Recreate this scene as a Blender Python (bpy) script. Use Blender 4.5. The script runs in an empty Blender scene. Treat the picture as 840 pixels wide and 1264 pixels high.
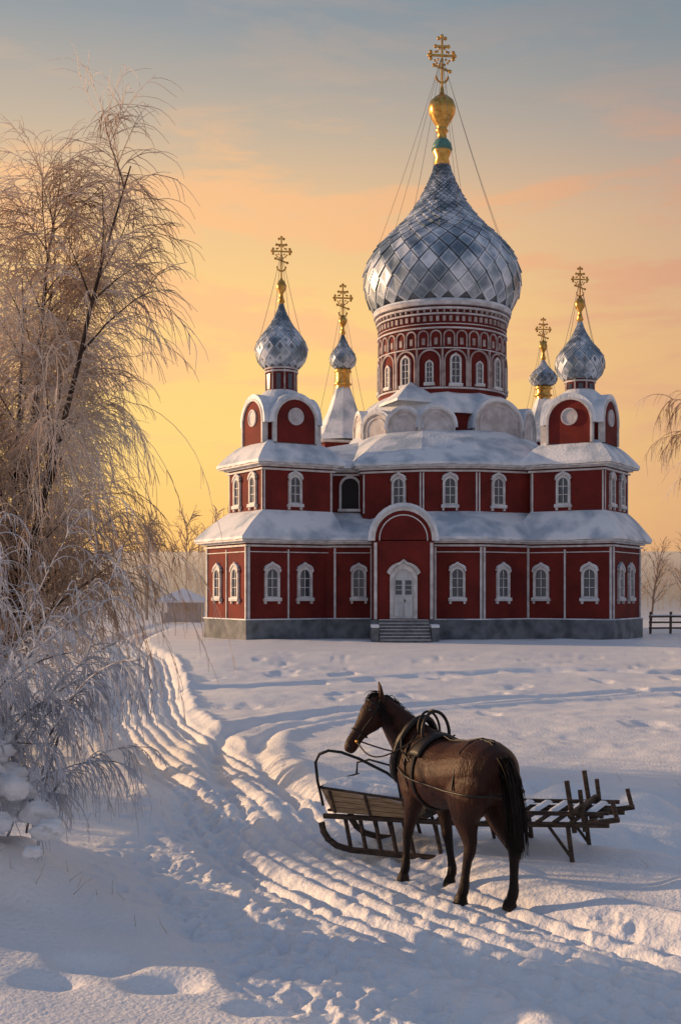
import bpy, math, random
import numpy as np
from mathutils import Vector, Matrix
random.seed(4); rng=np.random.default_rng(7)
D=bpy.data; C=bpy.context; scene=C.scene

# ------------------------------------------------------------ materials
def new_mat(name):
    m=D.materials.new(name); m.use_nodes=True
    nt=m.node_tree; b=nt.nodes['Principled BSDF']
    return m,nt,b
def setc(b,c,r=.6,metal=0,spec=.4):
    b.inputs['Base Color'].default_value=(*c,1); b.inputs['Roughness'].default_value=r
    b.inputs['Metallic'].default_value=metal; b.inputs['Specular IOR Level'].default_value=spec
def noise_mat(name,c1,c2,scale=3,r=.6,metal=0,bump=0,bscale=None,lo=.35,hi=.65,spec=.4,detail=6,stretch=None):
    m,nt,b=new_mat(name); setc(b,c1,r,metal,spec)
    tc=nt.nodes.new('ShaderNodeTexCoord'); src=tc.outputs['Object']
    if stretch:
        mp=nt.nodes.new('ShaderNodeMapping'); mp.inputs['Scale'].default_value=stretch
        nt.links.new(src,mp.inputs['Vector']); src=mp.outputs[0]
    n=nt.nodes.new('ShaderNodeTexNoise'); n.inputs['Scale'].default_value=scale; n.inputs['Detail'].default_value=detail
    nt.links.new(src,n.inputs['Vector'])
    cr=nt.nodes.new('ShaderNodeValToRGB')
    cr.color_ramp.elements[0].position=lo; cr.color_ramp.elements[0].color=(*c1,1)
    cr.color_ramp.elements[1].position=hi; cr.color_ramp.elements[1].color=(*c2,1)
    nt.links.new(n.outputs['Fac'],cr.inputs['Fac']); nt.links.new(cr.outputs['Color'],b.inputs['Base Color'])
    if bump:
        n2=nt.nodes.new('ShaderNodeTexNoise'); n2.inputs['Scale'].default_value=bscale or scale*4; n2.inputs['Detail'].default_value=6
        nt.links.new(src,n2.inputs['Vector'])
        bp=nt.nodes.new('ShaderNodeBump'); bp.inputs['Strength'].default_value=1; bp.inputs['Distance'].default_value=bump
        nt.links.new(n2.outputs['Fac'],bp.inputs['Height']); nt.links.new(bp.outputs[0],b.inputs['Normal'])
    return m
M_snow=noise_mat('snow',(.80,.81,.85),(.87,.875,.89),1.5,.55,bump=.02,bscale=14,spec=.3)
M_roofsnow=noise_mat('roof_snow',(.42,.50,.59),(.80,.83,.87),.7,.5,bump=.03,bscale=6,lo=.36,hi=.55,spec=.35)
M_red=noise_mat('red_painted_brick',(.10,.012,.010),(.20,.024,.017),.8,.8,bump=.012,bscale=16,lo=.28,hi=.72,detail=10,spec=.25)
M_white=noise_mat('white_trim',(.48,.46,.45),(.70,.69,.68),2.5,.6,bump=.006)
M_offw=noise_mat('white_plaster',(.44,.40,.40),(.68,.66,.67),1.6,.7,bump=.012)
M_arc=noise_mat('weathered_plaster',(.28,.20,.19),(.52,.44,.42),2,.75,bump=.01)
M_stone=noise_mat('plinth_stone',(.10,.11,.12),(.22,.235,.25),1.6,.85,bump=.03,bscale=7)
M_gold=noise_mat('gilding',(.48,.24,.05),(.78,.46,.13),4,.3,metal=1)
M_glass,_,b=new_mat('window_glass'); setc(b,(.04,.055,.08),.08,0,.8)
M_dark,_,b=new_mat('dark_opening'); setc(b,(.02,.018,.018),.8)
M_wire,_,b=new_mat('guy_wire'); setc(b,(.30,.26,.22),.5,.6)
M_door=noise_mat('white_door_paint',(.5,.52,.54),(.68,.69,.70),3,.5,stretch=(1,1,.2))
M_stepm=noise_mat('step_stone',(.10,.09,.09),(.2,.19,.18),4,.8,bump=.01)
M_leather,_,b=new_mat('harness_leather'); setc(b,(.012,.008,.006),.5)
M_hair=noise_mat('horse_hair',(.006,.004,.003),(.018,.009,.006),20,.6,spec=.2)
M_wood_dark=noise_mat('dark_wood',(.03,.02,.014),(.10,.062,.04),9,.75,bump=.005,stretch=(1,1,5))
M_wood_tan=noise_mat('tan_wood',(.30,.18,.09),(.50,.34,.19),7,.65,bump=.006,stretch=(1,6,9))
M_iron,_,b=new_mat('iron'); setc(b,(.03,.027,.025),.45,.7)
M_bark=noise_mat('bark',(.03,.018,.012),(.09,.06,.042),6,.85,bump=.01)
M_barkf=noise_mat('frosted_bark',(.10,.08,.07),(.55,.56,.60),9,.8,lo=.4,hi=.55)
M_grass=noise_mat('dry_grass',(.26,.17,.09),(.42,.30,.17),5,.8)
M_fence=noise_mat('weathered_wood',(.07,.045,.03),(.15,.10,.07),5,.8)

def translucent_mat(name,c1,c2,scale,tr=.45,lo=.35,hi=.65):
    m=noise_mat(name,c1,c2,scale,.7,spec=.2,lo=lo,hi=hi)
    nt=m.node_tree; b=nt.nodes['Principled BSDF']; out=nt.nodes['Material Output']
    t=nt.nodes.new('ShaderNodeBsdfTranslucent'); mx=nt.nodes.new('ShaderNodeMixShader')
    mx.inputs[0].default_value=tr
    cr=[n for n in nt.nodes if n.type=='VALTORGB'][0]
    nt.links.new(cr.outputs['Color'],t.inputs['Color'])
    nt.links.new(b.outputs[0],mx.inputs[1]); nt.links.new(t.outputs[0],mx.inputs[2]); nt.links.new(mx.outputs[0],out.inputs['Surface'])
    return m
M_frost=translucent_mat('frosted_twigs',(.52,.38,.27),(.88,.82,.76),.5,.5,.38,.58)
M_frostw=translucent_mat('heavy_frost',(.44,.46,.52),(.78,.81,.87),1.5,.3)
M_far=noise_mat('hazed_frosted_trees',(.40,.26,.18),(.60,.43,.31),.12,.9)  # frosty far trees, distance haze put into the pale warm base colour

def tile_mat():
    m,nt,b=new_mat('dome_scales'); setc(b,(.4,.45,.5),.38,.55)
    a=nt.nodes.new('ShaderNodeAttribute'); a.attribute_name='tile'
    n=nt.nodes.new('ShaderNodeTexNoise'); n.inputs['Scale'].default_value=.8; n.inputs['Detail'].default_value=9
    tc=nt.nodes.new('ShaderNodeTexCoord'); nt.links.new(tc.outputs['Object'],n.inputs['Vector'])
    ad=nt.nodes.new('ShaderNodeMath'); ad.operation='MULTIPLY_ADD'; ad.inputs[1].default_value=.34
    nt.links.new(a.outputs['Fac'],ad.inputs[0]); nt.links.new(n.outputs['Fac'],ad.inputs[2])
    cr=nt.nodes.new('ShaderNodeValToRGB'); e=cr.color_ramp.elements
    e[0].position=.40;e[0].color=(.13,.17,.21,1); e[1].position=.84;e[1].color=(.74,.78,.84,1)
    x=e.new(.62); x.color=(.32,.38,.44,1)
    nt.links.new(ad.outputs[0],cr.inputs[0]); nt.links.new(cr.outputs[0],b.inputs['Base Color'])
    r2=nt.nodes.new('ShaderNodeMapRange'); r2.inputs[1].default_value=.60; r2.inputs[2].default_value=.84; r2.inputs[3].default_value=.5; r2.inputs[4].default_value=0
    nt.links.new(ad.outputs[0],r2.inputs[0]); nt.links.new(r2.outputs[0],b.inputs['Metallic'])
    return m
M_tile=tile_mat()

# ------------------------------------------------------------ mesh helpers
def mkobj(name,verts,faces,mat,parent=None,smooth=False):
    me=D.meshes.new(name); me.from_pydata([tuple(v) for v in verts] if not isinstance(verts,np.ndarray) else verts.tolist(),[],faces if not isinstance(faces,np.ndarray) else faces.tolist())
    me.update()
    if mat: me.materials.append(mat)
    if smooth: me.polygons.foreach_set('use_smooth',[True]*len(me.polygons))
    o=D.objects.new(name,me); scene.collection.objects.link(o)
    if parent: o.parent=parent
    return o
def empty(name,loc=(0,0,0)):
    o=D.objects.new(name,None); o.location=loc; scene.collection.objects.link(o); o.empty_display_size=.5; return o
class Acc:
    def __init__(s): s.p={}
    def add(s,part,mat,v,f,smooth=False):
        e=s.p.setdefault(part,[[],[],mat,smooth]); o=len(e[0]); e[0].extend([tuple(map(float,q)) for q in v]); e[1].extend([tuple(i+o for i in q) for q in f])
    def build(s,parent):
        for k,(v,f,m,sm) in s.p.items(): mkobj(k,v,f,m,parent,sm)
def vn(x,y,seed=0):
    xi=np.floor(x);yi=np.floor(y);fx=x-xi;fy=y-yi
    fx=fx*fx*(3-2*fx);fy=fy*fy*(3-2*fy)
    def h(i,j):
        s=np.sin(i*127.1+j*311.7+seed*74.7)*43758.5453; return s-np.floor(s)
    a=h(xi,yi);b=h(xi+1,yi);c=h(xi,yi+1);d=h(xi+1,yi+1)
    return (a*(1-fx)+b*fx)*(1-fy)+(c*(1-fx)+d*fx)*fy
def fbm(x,y,o=4,seed=0):
    r=0;a=.5
    for i in range(o):
        r=r+a*vn(x,y,seed+i*3.1); x=x*2.03+11.3;y=y*2.03+5.7;a*=.5
    return r
def tubes(P,R,sides=3):
    N,K,_=P.shape
    T=np.gradient(P,axis=1); T/=np.linalg.norm(T,axis=2,keepdims=True)+1e-9
    ref=np.array([.31,.52,.79]); ref/=np.linalg.norm(ref)
    A=np.cross(T,ref); A/=np.linalg.norm(A,axis=2,keepdims=True)+1e-9
    B=np.cross(T,A)
    ang=np.arange(sides)*2*np.pi/sides
    V=P[:,:,None,:]+R[:,:,None,None]*(np.cos(ang)[None,None,:,None]*A[:,:,None,:]+np.sin(ang)[None,None,:,None]*B[:,:,None,:])
    idx=np.arange(N*K*sides).reshape(N,K,sides)
    a=idx[:,:-1,:];b=idx[:,1:,:]
    F=np.stack([a,np.roll(a,-1,2),np.roll(b,-1,2),b],-1).reshape(-1,4)
    return V.reshape(-1,3),F
def grow(S,Dr,L,K,droop,wig,seed=0):
    N=len(S); P=np.zeros((N,K,3)); P[:,0]=S; d=Dr.copy(); g=np.random.default_rng(seed)
    st=(L/(K-1))[:,None]
    for k in range(1,K):
        d=d+np.array([0,0,-1.])*droop/(K-1)+g.normal(0,wig,(N,3)); d/=np.linalg.norm(d,axis=1,keepdims=True)
        P[:,k]=P[:,k-1]+d*st
    return P
def children(P,n,t0,t1,spread,seed=0,up=0.):
    N,K,_=P.shape; g=np.random.default_rng(seed); idx=np.repeat(np.arange(N),n); t=g.uniform(t0,t1,len(idx))
    f=t*(K-1); i=np.minimum(f.astype(int),K-2); fr=(f-i)[:,None]
    S=P[idx,i]*(1-fr)+P[idx,i+1]*fr; T=P[idx,i+1]-P[idx,i]; T/=np.linalg.norm(T,axis=1,keepdims=True)
    r=g.normal(0,1,S.shape); r-=(r*T).sum(1)[:,None]*T; r/=np.linalg.norm(r,axis=1,keepdims=True)
    d=T+spread*r+np.array([0,0,up]); d/=np.linalg.norm(d,axis=1,keepdims=True)
    return S,d,t,idx
def taper(N,K,r0,r1):
    return np.linspace(1,0,K)[None,:]*(np.asarray(r0).reshape(-1,1)-r1)+r1+np.zeros((N,K))
def join(parts):
    V=[];F=[];o=0
    for v,f in parts:
        V.append(v);F.append(f+o);o+=len(v)
    return np.concatenate(V),np.concatenate(F)

# ------------------------------------------------------------ ground
def sstep(a,b,x):
    t=np.clip((x-a)/(b-a),0,1); return t*t*(3-2*t)
def dpoly(x,y,pts):
    best=np.full(x.shape,1e9); sg=np.zeros(x.shape)
    for (ax,ay),(bx,by) in zip(pts[:-1],pts[1:]):
        dx,dy=bx-ax,by-ay; L2=dx*dx+dy*dy
        t=np.clip(((x-ax)*dx+(y-ay)*dy)/L2,0,1); px=x-(ax+t*dx);py=y-(ay+t*dy)
        d=np.hypot(px,py); c=np.sign(dx*py-dy*px); m=d<best
        best=np.where(m,d,best); sg=np.where(m,c,sg)
    return best*np.where(sg==0,1,sg)
def smoothpath(p,n=6):
    out=[]
    p=[p[0]]+p+[p[-1]]
    for i in range(1,len(p)-2):
        for k in range(n):
            t=k/n; a,b,c,d=[np.array(q,float) for q in p[i-1:i+3]]
            out.append(tuple(.5*((2*b)+(c-a)*t+(2*a-5*b+4*c-d)*t*t+(3*b-a-3*c+d)*t**3)))
    out.append(tuple(p[-1])); return out
R1=smoothpath([(5.6,3.0),(3.7,6.0),(2.3,8.3),(1.15,10.0),(.1,11.8),(-.75,14.1),(-1.4,16.9),(-2.3,19.5),(-3.6,24),(-4.7,29),(-5.9,37),(-8.0,50),(-12,70),(-14,110)],4)
R2=smoothpath([(1.6,4.0),(.8,6.5),(.2,8.0),(-.6,9.6),(-1.25,11.6),(-1.6,13.6),(-1.7,17)],4)
R3=smoothpath([(-1.0,16.5),(-1.75,20.5),(-1.6,24.2),(0,27),(2.5,29),(5.8,31.7),(12,34),(24,36)],4)
R4=smoothpath([(-6.5,33),(-2,35),(2,39),(7,41),(15,40),(30,44)],4)
def prints(x,y,cell,seed,ln=.14,wd=.08):
    ci=np.floor(x/cell);cj=np.floor(y/cell); r=np.zeros(x.shape)
    def h(i,j,s):
        q=np.sin(i*12.9898+j*78.233+s*37.7)*43758.5453; return q-np.floor(q)
    for di in(-1,0,1):
        for dj in(-1,0,1):
            i=ci+di;j=cj+dj
            px=(i+h(i,j,seed))*cell;py=(j+h(i,j,seed+1))*cell;a=h(i,j,seed+2)*2.2+.6
            on=h(i,j,seed+3)>.3; dp=.4+.8*h(i,j,seed+4)
            u=(x-px)*np.cos(a)+(y-py)*np.sin(a);v=-(x-px)*np.sin(a)+(y-py)*np.cos(a)
            q=(u/ln)**2+(v/wd)**2
            r=np.minimum(r,np.where(on,-dp*np.exp(-q*q*.8),0))
            r=r+np.where(on,.20*np.exp(-(np.sqrt(q)-1.5)**2*9),0)
    return r
PITS=[(-1.75,8.9,.2,.11),(-1.95,8.5,.15,.09),(-1.2,8.5,.2,.10),(-.5,8.0,.14,.10),(1.1,8.0,.14,.10),(3.3,13.1,.5,.2),(3.9,12.2,.4,.16),(2.7,16.6,.4,.12),(4.5,15.5,.5,.15)]
MND=[(2.85,15.3,.5,.26),(3.6,14.7,.4,.22),(2.3,14.3,.3,.14),(-3.15,10.4,.85,.6),(-2.9,11.6,.7,.25),(-5.6,16.4,1.3,.45),(4.4,10.2,.9,.2),(3.1,11.0,.25,.12),(3.5,10.3,.2,.12),(3.0,9.8,.2,.08)]
def H(x,y):
    x=np.asarray(x,float);y=np.asarray(y,float)
    near=1-sstep(45,62,y); nr=1-sstep(22,40,y)
    d1=dpoly(x,y,R1); d2=dpoly(x,y,R2); d3=dpoly(x,y,R3); d4=dpoly(x,y,R4)
    z=(fbm(x*.16,y*.16,4,1)-.47)*.34*near+(fbm(x*.7,y*.55,4,5)-.47)*.13*near
    z=z*(.25+.75*sstep(.7,3.0,np.abs(d1)))
    z+= (fbm(x*1.6+y*.5,y*3.0,3,9)-.43)*.055*nr*(.3+.7*sstep(.9,1.6,np.abs(d1)))
    z+= sstep(-1.6,-4.0,x)*.14*(1-sstep(13,20,y))
    for a,b,r,h in MND: z+=h*np.exp(-((x-a)**2+(y-b)**2)/(r*r))*(.7+.6*vn(x*3+a,y*3,4))
    for a,b,r,h in PITS:
        q=np.sqrt(((x-a)/1.3)**2+(y-b)**2)/r+ (vn(x*5,y*5,9)-.5)*.5
        z+=-h*np.exp(-np.abs(q)**3)
    w=(fbm(x*.8,y*.8,2,33)-.37)*.5
    e1=np.abs(d1)+w
    band1=1-sstep(.95,1.3,e1)
    jit=(fbm(x*.7,y*.7,3,40)-.45)*.16
    ruts=0
    for c,dp,wd in((-.62,.13,.10),(.56,.13,.10),(-.40,.06,.05),(-.16,.05,.05),(.10,.055,.05),(.32,.05,.04),(.80,.08,.06),(-.86,.08,.06)):
        ruts=ruts-dp*np.exp(-((d1+jit-c)/wd)**2)*(.6+.8*vn(x*.5+c*9,y*.5,91))
    gw=1+sstep(16,40,y)*.8
    z+= (-.06*band1+ruts*(1-sstep(70,100,y)))*gw
    z+= .06*np.exp(-((np.abs(d1)-1.25-w)/.16)**2)*near*(.2+1.7*fbm(x*3,y*3,3,50))*gw
    band2=1-sstep(.35,.75,np.abs(d2)+w)
    z-= .06*band2
    for c in(-.38,.38): z-= .11*np.exp(-((d3+jit*.8-c)/.13)**2)*(1-sstep(30,50,x))
    z+= .06*np.exp(-((np.abs(d3)-.8)/.2)**2)
    z+= -.12*np.exp(-((d4+jit*2)/.35)**2)*sstep(.3,.5,vn(x*1.3,y*.8,93)+.1)+.06*np.exp(-((d4+jit*2-.7)/.3)**2)
    side=(1-sstep(1.6,2.8,np.abs(d1)+w))*(1-sstep(12,16,y))*.55*sstep(.5,.65,vn(x*1.1,y*1.1,88)+.1)
    m=np.maximum(np.maximum(band1*(.16+.5*(1-sstep(8.8,11.0,y))),band2*.95),side)*(1-sstep(24,36,y))
    near_m=m>.01
    if near_m.any():
        pr=np.zeros(z.shape); xs=x[near_m];ys=y[near_m]
        pr[near_m]=prints(xs,ys,.24,3,.12,.075)+.6*prints(xs+7.3,ys+1.7,.17,11,.075,.05)
        z+= pr*.075*m
    z+= (fbm(x*8,y*8,3,60)-.45)*.06*(m*.8+.2*band1)+(fbm(x*20,y*20,2,61)-.4)*.022*np.maximum(m,.5*band1)*(1-sstep(12,18,y))
    z+= -.08*sstep(.55,.75,fbm(x*1.0,y*.45,3,71))*near*(1-band1)*sstep(16,26,y)
    z+= .16*np.exp(-((y-64.6)/1.6)**2)*sstep(-9,-5,x)*(1-sstep(16,19,x))*(fbm(x*.6,y*.6,3,80)*1.3)*(1-np.exp(-((x-3.3)/2.2)**4))
    return z
rows=[-60,-30,-12,-4,0,2,3.5]
y=4.6
while y<42: rows.append(y); y*=1.0040
while y<6000: rows.append(y); y*=1.02
rows=np.array(rows)
NT=760
t=np.linspace(-1,1,NT)
base=np.clip(rows,5,None)
X=t[None,:]*(base[:,None]*.40+1.8)
outer=np.array([1.3,2,4,10,40])
ex=(base[:,None]*.40+1.8)*outer[None,:]
X=np.concatenate([-ex[:,::-1],X,ex],1)
Y=np.repeat(rows[:,None],X.shape[1],1)
Z=H(X,Y)
idx=np.arange(X.size).reshape(X.shape)
F=np.stack([idx[:-1,:-1],idx[:-1,1:],idx[1:,1:],idx[1:,:-1]],-1).reshape(-1,4)
M_ground=noise_mat('snow_ground',(.79,.80,.84),(.88,.88,.89),.6,.45,bump=.02,bscale=24,spec=.35)
mkobj('snow_ground',np.stack([X,Y,Z],-1).reshape(-1,3),F,M_ground,None,True)

# ------------------------------------------------------------ church
church=empty('orthodox_church',(6.0,78,0)); church_inv=Matrix.Translation((-6.0,-78,0))
A=Acc()
def prism(part,mat,poly,z0,z1):
    n=len(poly); v=[(x,y,z0) for x,y in poly]+[(x,y,z1) for x,y in poly]
    f=[(i,(i+1)%n,n+(i+1)%n,n+i) for i in range(n)]+[tuple(range(n,2*n)),tuple(range(n-1,-1,-1))]
    A.add(part,mat,v,f)
def offs(poly,d):
    n=len(poly); out=[]
    for i in range(n):
        p0,p1,p2=[np.array(poly[j%n],float) for j in(i-1,i,i+1)]
        a=p1-p0;b=p2-p1;a/=np.linalg.norm(a);b/=np.linalg.norm(b)
        na=np.array([a[1],-a[0]]);nb=np.array([b[1],-b[0]]); m=na+nb; m/=m.dot(na)
        out.append(tuple(p1+m*d))
    return out
def loft(part,mat,pa,za,pb,zb,nu=14,nv=7,amp=.05,curve=0.,seed=0):
    n=len(pa); V=[];Fc=[]; tot=n*nu
    for k in range(nv+1):
        t=k/nv
        for i in range(n):
            a0=np.array(pa[i]);a1=np.array(pa[(i+1)%n]);b0=np.array(pb[i]);b1=np.array(pb[(i+1)%n])
            for j in range(nu):
                s=j/nu; p=(a0*(1-s)+a1*s)*(1-t)+(b0*(1-s)+b1*s)*t
                z=za+(zb-za)*(t+curve*math.sin(math.pi*t))
                z+=amp*(float(fbm(np.array(p[0]*.9+seed),np.array(p[1]*.9),3,seed))-.45)*2*(.5 if k==0 else 1)
                V.append((p[0],p[1],z))
    for k in range(nv):
        for i in range(tot): Fc.append((k*tot+i,k*tot+(i+1)%tot,(k+1)*tot+(i+1)%tot,(k+1)*tot+i))
    Fc.append(tuple(nv*tot+i for i in range(tot)))
    o=len(V)
    for i in range(tot): V.append((V[i][0],V[i][1],za-.13-.04*random.random()))
    for i in range(tot): Fc.append((o+i,o+(i+1)%tot,(i+1)%tot,i))
    A.add(part,mat,V,Fc,False)
def revolve(part,mat,prof,cx,cy,n=40,smooth=True):
    V=[];Fc=[]
    for r,z in prof:
        for i in range(n):
            a=2*math.pi*i/n; V.append((cx+r*math.cos(a),cy+r*math.sin(a),z))
    for k in range(len(prof)-1):
        for i in range(n): Fc.append((k*n+i,k*n+(i+1)%n,(k+1)*n+(i+1)%n,(k+1)*n+i))
    A.add(part,mat,V,Fc,smooth)
class Fr:
    def __init__(s,x,y,ang): s.o=(x,y); s.n=(math.cos(ang),math.sin(ang)); s.u=(-s.n[1],s.n[0])
    def __call__(s,a,z,d): return (s.o[0]+s.u[0]*a+s.n[0]*d, s.o[1]+s.u[1]*a+s.n[1]*d, z)
def onwall(p0,p1,t):
    dx,dy=p1[0]-p0[0],p1[1]-p0[1]; return Fr(p0[0]+dx*t,p0[1]+dy*t,math.atan2(-dx,dy))
def fbox(part,mat,fr,a0,a1,z0,z1,d0,d1):
    v=[fr(a,z,d) for d in(d0,d1) for z in(z0,z1) for a in(a0,a1)]
    f=[(0,2,3,1),(4,5,7,6),(0,1,5,4),(2,6,7,3),(0,4,6,2),(1,3,7,5)]
    A.add(part,mat,v,f)
def archpts(w,h,n=12,ogee=0.):
    r=w/2; pts=[(-r,0)]
    for i in range(n+1):
        a=math.pi-math.pi*i/n; pts.append((r*math.cos(a),h-r+r*math.sin(a)*(1)+(ogee if i==n//2 else 0)))
    pts.append((r,0)); return pts
def ring(part,mat,fr,outer,inner,z0,d0,d1,dz=None):
    n=len(outer)
    v=[fr(a,z0+z,d1) for a,z in outer]+[fr(a,z0+z,d1) for a,z in inner]+[fr(a,z0+z,d0) for a,z in outer]+[fr(a,z0+z,d0) for a,z in inner]
    f=[]
    for i in range(n-1):
        f+=[(i,i+1,n+i+1,n+i),(i,2*n+i,2*n+i+1,i+1),(n+i,n+i+1,3*n+i+1,3*n+i)]
    A.add(part,mat,v,f)
def plate(part,mat,fr,pts,z0,d):
    A.add(part,mat,[fr(a,z0+z,d) for a,z in pts],[tuple(range(len(pts)))])
def window(fr,z0,w,h,mull=2,hood=True,base=0.):
    fw=.13*w/1.0+.03
    O=archpts(w,h,12,.10*w); I0=archpts(w-2*fw,h-2*fw); I=[(a,z+fw) for a,z in I0]
    ring('window_frames',M_white,fr,O,I,z0,base,base+.13)
    fbox('window_frames',M_white,fr,-w/2-.08,w/2+.08,z0-.11,z0+.02,base,base+.2)
    fbox('window_frames',M_white,fr,-w/2+.02,w/2-.02,z0+.02,z0+fw,base,base+.125)
    if hood:
        fbox('window_frames',M_white,fr,-w/2-.02,-w/2+.10,z0-.26,z0-.11,base,base+.12)
        fbox('window_frames',M_white,fr,w/2-.10,w/2+.02,z0-.26,z0-.11,base,base+.12)
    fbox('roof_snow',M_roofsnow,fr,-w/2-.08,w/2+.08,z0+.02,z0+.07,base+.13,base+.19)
    plate('window_glass',M_glass,fr,I,z0,base+.03)
    iw=w/2-fw
    fbox('window_mullions',M_white,fr,-.022,.022,z0+fw,z0+h-fw*1.3,base+.04,base+.085)
    for k in range(mull):
        zz=z0+fw+(h-2*fw)*(k+1)/(mull+1)
        fbox('window_mullions',M_white,fr,-iw,-.022,zz-.02,zz+.02,base+.04,base+.08)
        fbox('window_mullions',M_white,fr,.022,iw,zz-.02,zz+.02,base+.04,base+.08)
    if hood:
        O2=[(a*1.2,z*1.0+ (.13 if z>h*.4 else 0)) for a,z in O]; k0=1
        ring('window_frames',M_white,fr,O2[k0+1:-k0-1],[(a*1.02,z+.02) for a,z in O][k0+1:-k0-1],z0,base,base+.17)
        ring('roof_snow',M_roofsnow,fr,[(a*1.03,z+.05) for a,z in O2[3:-3]],O2[3:-3],z0,base,base+.15)
def square(cx,cy,w,ang):
    a=math.radians(ang); u=(math.cos(a),math.sin(a)); v=(-u[1],u[0]); h=w/2
    return [(cx+sx*h*u[0]+sy*h*v[0],cy+sx*h*u[1]+sy*h*v[1]) for sx,sy in((-1,-1),(1,-1),(1,1),(-1,1))]
def storey(poly,z0,z1,eave,zroof,rpoly,cur=.1,seed=1,plinth=False,amp=.035):
    prism('walls',M_red,poly,z0,z1)
    prism('eave_cornice',M_white,offs(poly,.13),z1-.28,z1-.18)
    prism('eave_cornice',M_white,offs(poly,.24),z1-.10,z1)
    prism('eave_fascia',M_white,offs(poly,eave),z1,z1+.10)
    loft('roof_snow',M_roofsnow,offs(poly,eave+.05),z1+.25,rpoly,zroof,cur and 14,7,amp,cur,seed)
    if plinth:
        prism('stone_plinth',M_stone,offs(poly,.13),-.6,1.08)
        prism('plinth_ledge',M_roofsnow,offs(poly,.17),1.08,1.14)
LT=square(-4.02,69.6,5.25,30); LTu=square(-3.4,69.85,4.3,30)
RT=square(13.58,69.42,5.0,-30); RTu=square(13.5,69.85,4.2,-30)
CL=[(-4,68.45),(2.5,68.45),(5.0,66.62),(7.64,66.62),(10.4,68.4),(16,71),(16.6,90),(-5,90)]
CU=[(1.25,69.8),(4.5,68.5),(7.6,68.5),(10.8,69.8),(12.4,74),(12.4,84),(6.5,87),(.6,84),(.2,74)]
REC=[(-4.4,70.6),(15.2,70.7),(15.4,88),(-4.2,88)]
storey(LT,0,5.3,.5,7.05,offs(LTu,.02),.06,1,True)
storey(RT,0,5.3,.5,7.05,offs(RTu,.02),.06,2,True)
CLr=[(-3,70.7),(1.3,70.5),(4.5,68.6),(7.6,68.6),(10.7,69.9),(15,73),(15,86),(-4,86)]
storey(CL,0,5.32,.5,7.1,CLr,.06,3,True)
storey(LTu,6.6,9.5,.5,10.95,square(-3.4,69.85,3.0,30),.1,4)
storey(RTu,6.6,9.5,.5,10.95,square(13.5,69.85,3.0,-30),.1,5)
oc=[(6.3+5.6*math.cos(a),78+5.4*math.sin(a)) for a in [math.radians(q) for q in(-125,-105,-75,-52,-10,20,90,160,-170)]]
storey(CU,6.6,9.52,.5,12.1,oc,.1,6)
RECt=[(1,75),(11,75),(11,84),(1,84)]
storey(REC,6.6,9.48,.4,11.6,RECt,.08,7)
PO=[(1.72,65.5),(4.94,65.5),(4.94,69.5),(1.72,69.5)]
prism('walls',M_red,PO,0,5.35); prism('stone_plinth',M_stone,offs(PO,.1),-.6,1.1)
pf=Fr(3.33,65.5,-math.pi/2)
def gable(fr,r,zs,hb,L,face,disc=True,rim=.13,snow=.2,facem=None):
    def arc(R,lo=-hb,n=16): return [(-R,lo)]+[(R*math.cos(math.pi-math.pi*i/n),R*math.sin(math.pi*i/n)) for i in range(n+1)]+[(R,lo)]
    fm=facem or M_red
    plate(face,fm,fr,arc(r),zs,0)
    ring('gable_rims',M_white,fr,arc(r+rim),arc(r),zs,-.25,.1)
    if not disc: ring('gable_rims',M_white,fr,arc(r-.20),arc(r-.26),zs,0,.05)
    n=16; lo=-min(hb,.1)
    S=[(-(r+rim+snow),lo)]+[((r+rim+snow)*math.cos(math.pi-math.pi*i/n),(r+rim+snow*(1+.3*math.sin(math.pi*i/n)))*math.sin(math.pi*i/n)) for i in range(n+1)]+[(r+rim+snow,lo)]
    I=arc(r+rim*.9,lo)
    ring('roof_snow',M_roofsnow,fr,S,I,zs,-L,.06)
    for sg in(-1,1):
        fbox(face,fm,fr,sg*r-.02,sg*r+.02,zs-hb,zs,-L,-.02)
    if disc:
        k=24; R=r*.40
        pts=[(R*math.cos(2*math.pi*i/k),r*.22+R*math.sin(2*math.pi*i/k)) for i in range(k+1)]
        pin=[(a*.84,(z-r*.22)*.84+r*.22) for a,z in pts]
        ring('gable_roundels',M_offw,fr,pts,pin,zs,0,.09)
        plate('gable_roundels',M_offw,fr,pin[:-1],zs,.05)
gable(pf,1.5,5.4,.1,3.6,'walls',False,.2,.17)
fr=pf
ring('door_surround',M_white,fr,[(a,z) for a,z in archpts(1.45,2.85,14,.12)],[(a,z) for a,z in archpts(1.05,2.6,14)],1.18,0,.16)
plate('door_leaf',M_door,fr,archpts(1.05,2.6,14),1.18,.03)
for s in(-1,1):
    a0,a1=(.04,.47) if s>0 else(-.47,-.04)
    fbox('door_leaf',M_door,fr,a0,a1,1.3,1.95,.03,.07); fbox('door_leaf',M_door,fr,a0,a1,2.05,2.35,.03,.07)
    fbox('door_glass',M_glass,fr,a0+.05,a1-.05,2.45,3.2,.03,.055)
    for zz in(2.68,2.93): fbox('door_leaf',M_door,fr,a0+.05,a1-.05,zz,zz+.03,.055,.08)
fbox('door_leaf',M_door,fr,-.025,.025,1.2,3.3,.03,.09)
fbox('door_hardware',M_iron,fr,.05,.09,2.05,2.2,.09,.14)
ring('door_surround',M_white,fr,[(a*1.25,z+.15) for a,z in archpts(1.45,2.85,14,.15)][2:-2],archpts(1.47,2.87,14,.12)[2:-2],1.18,0,.24)
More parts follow.
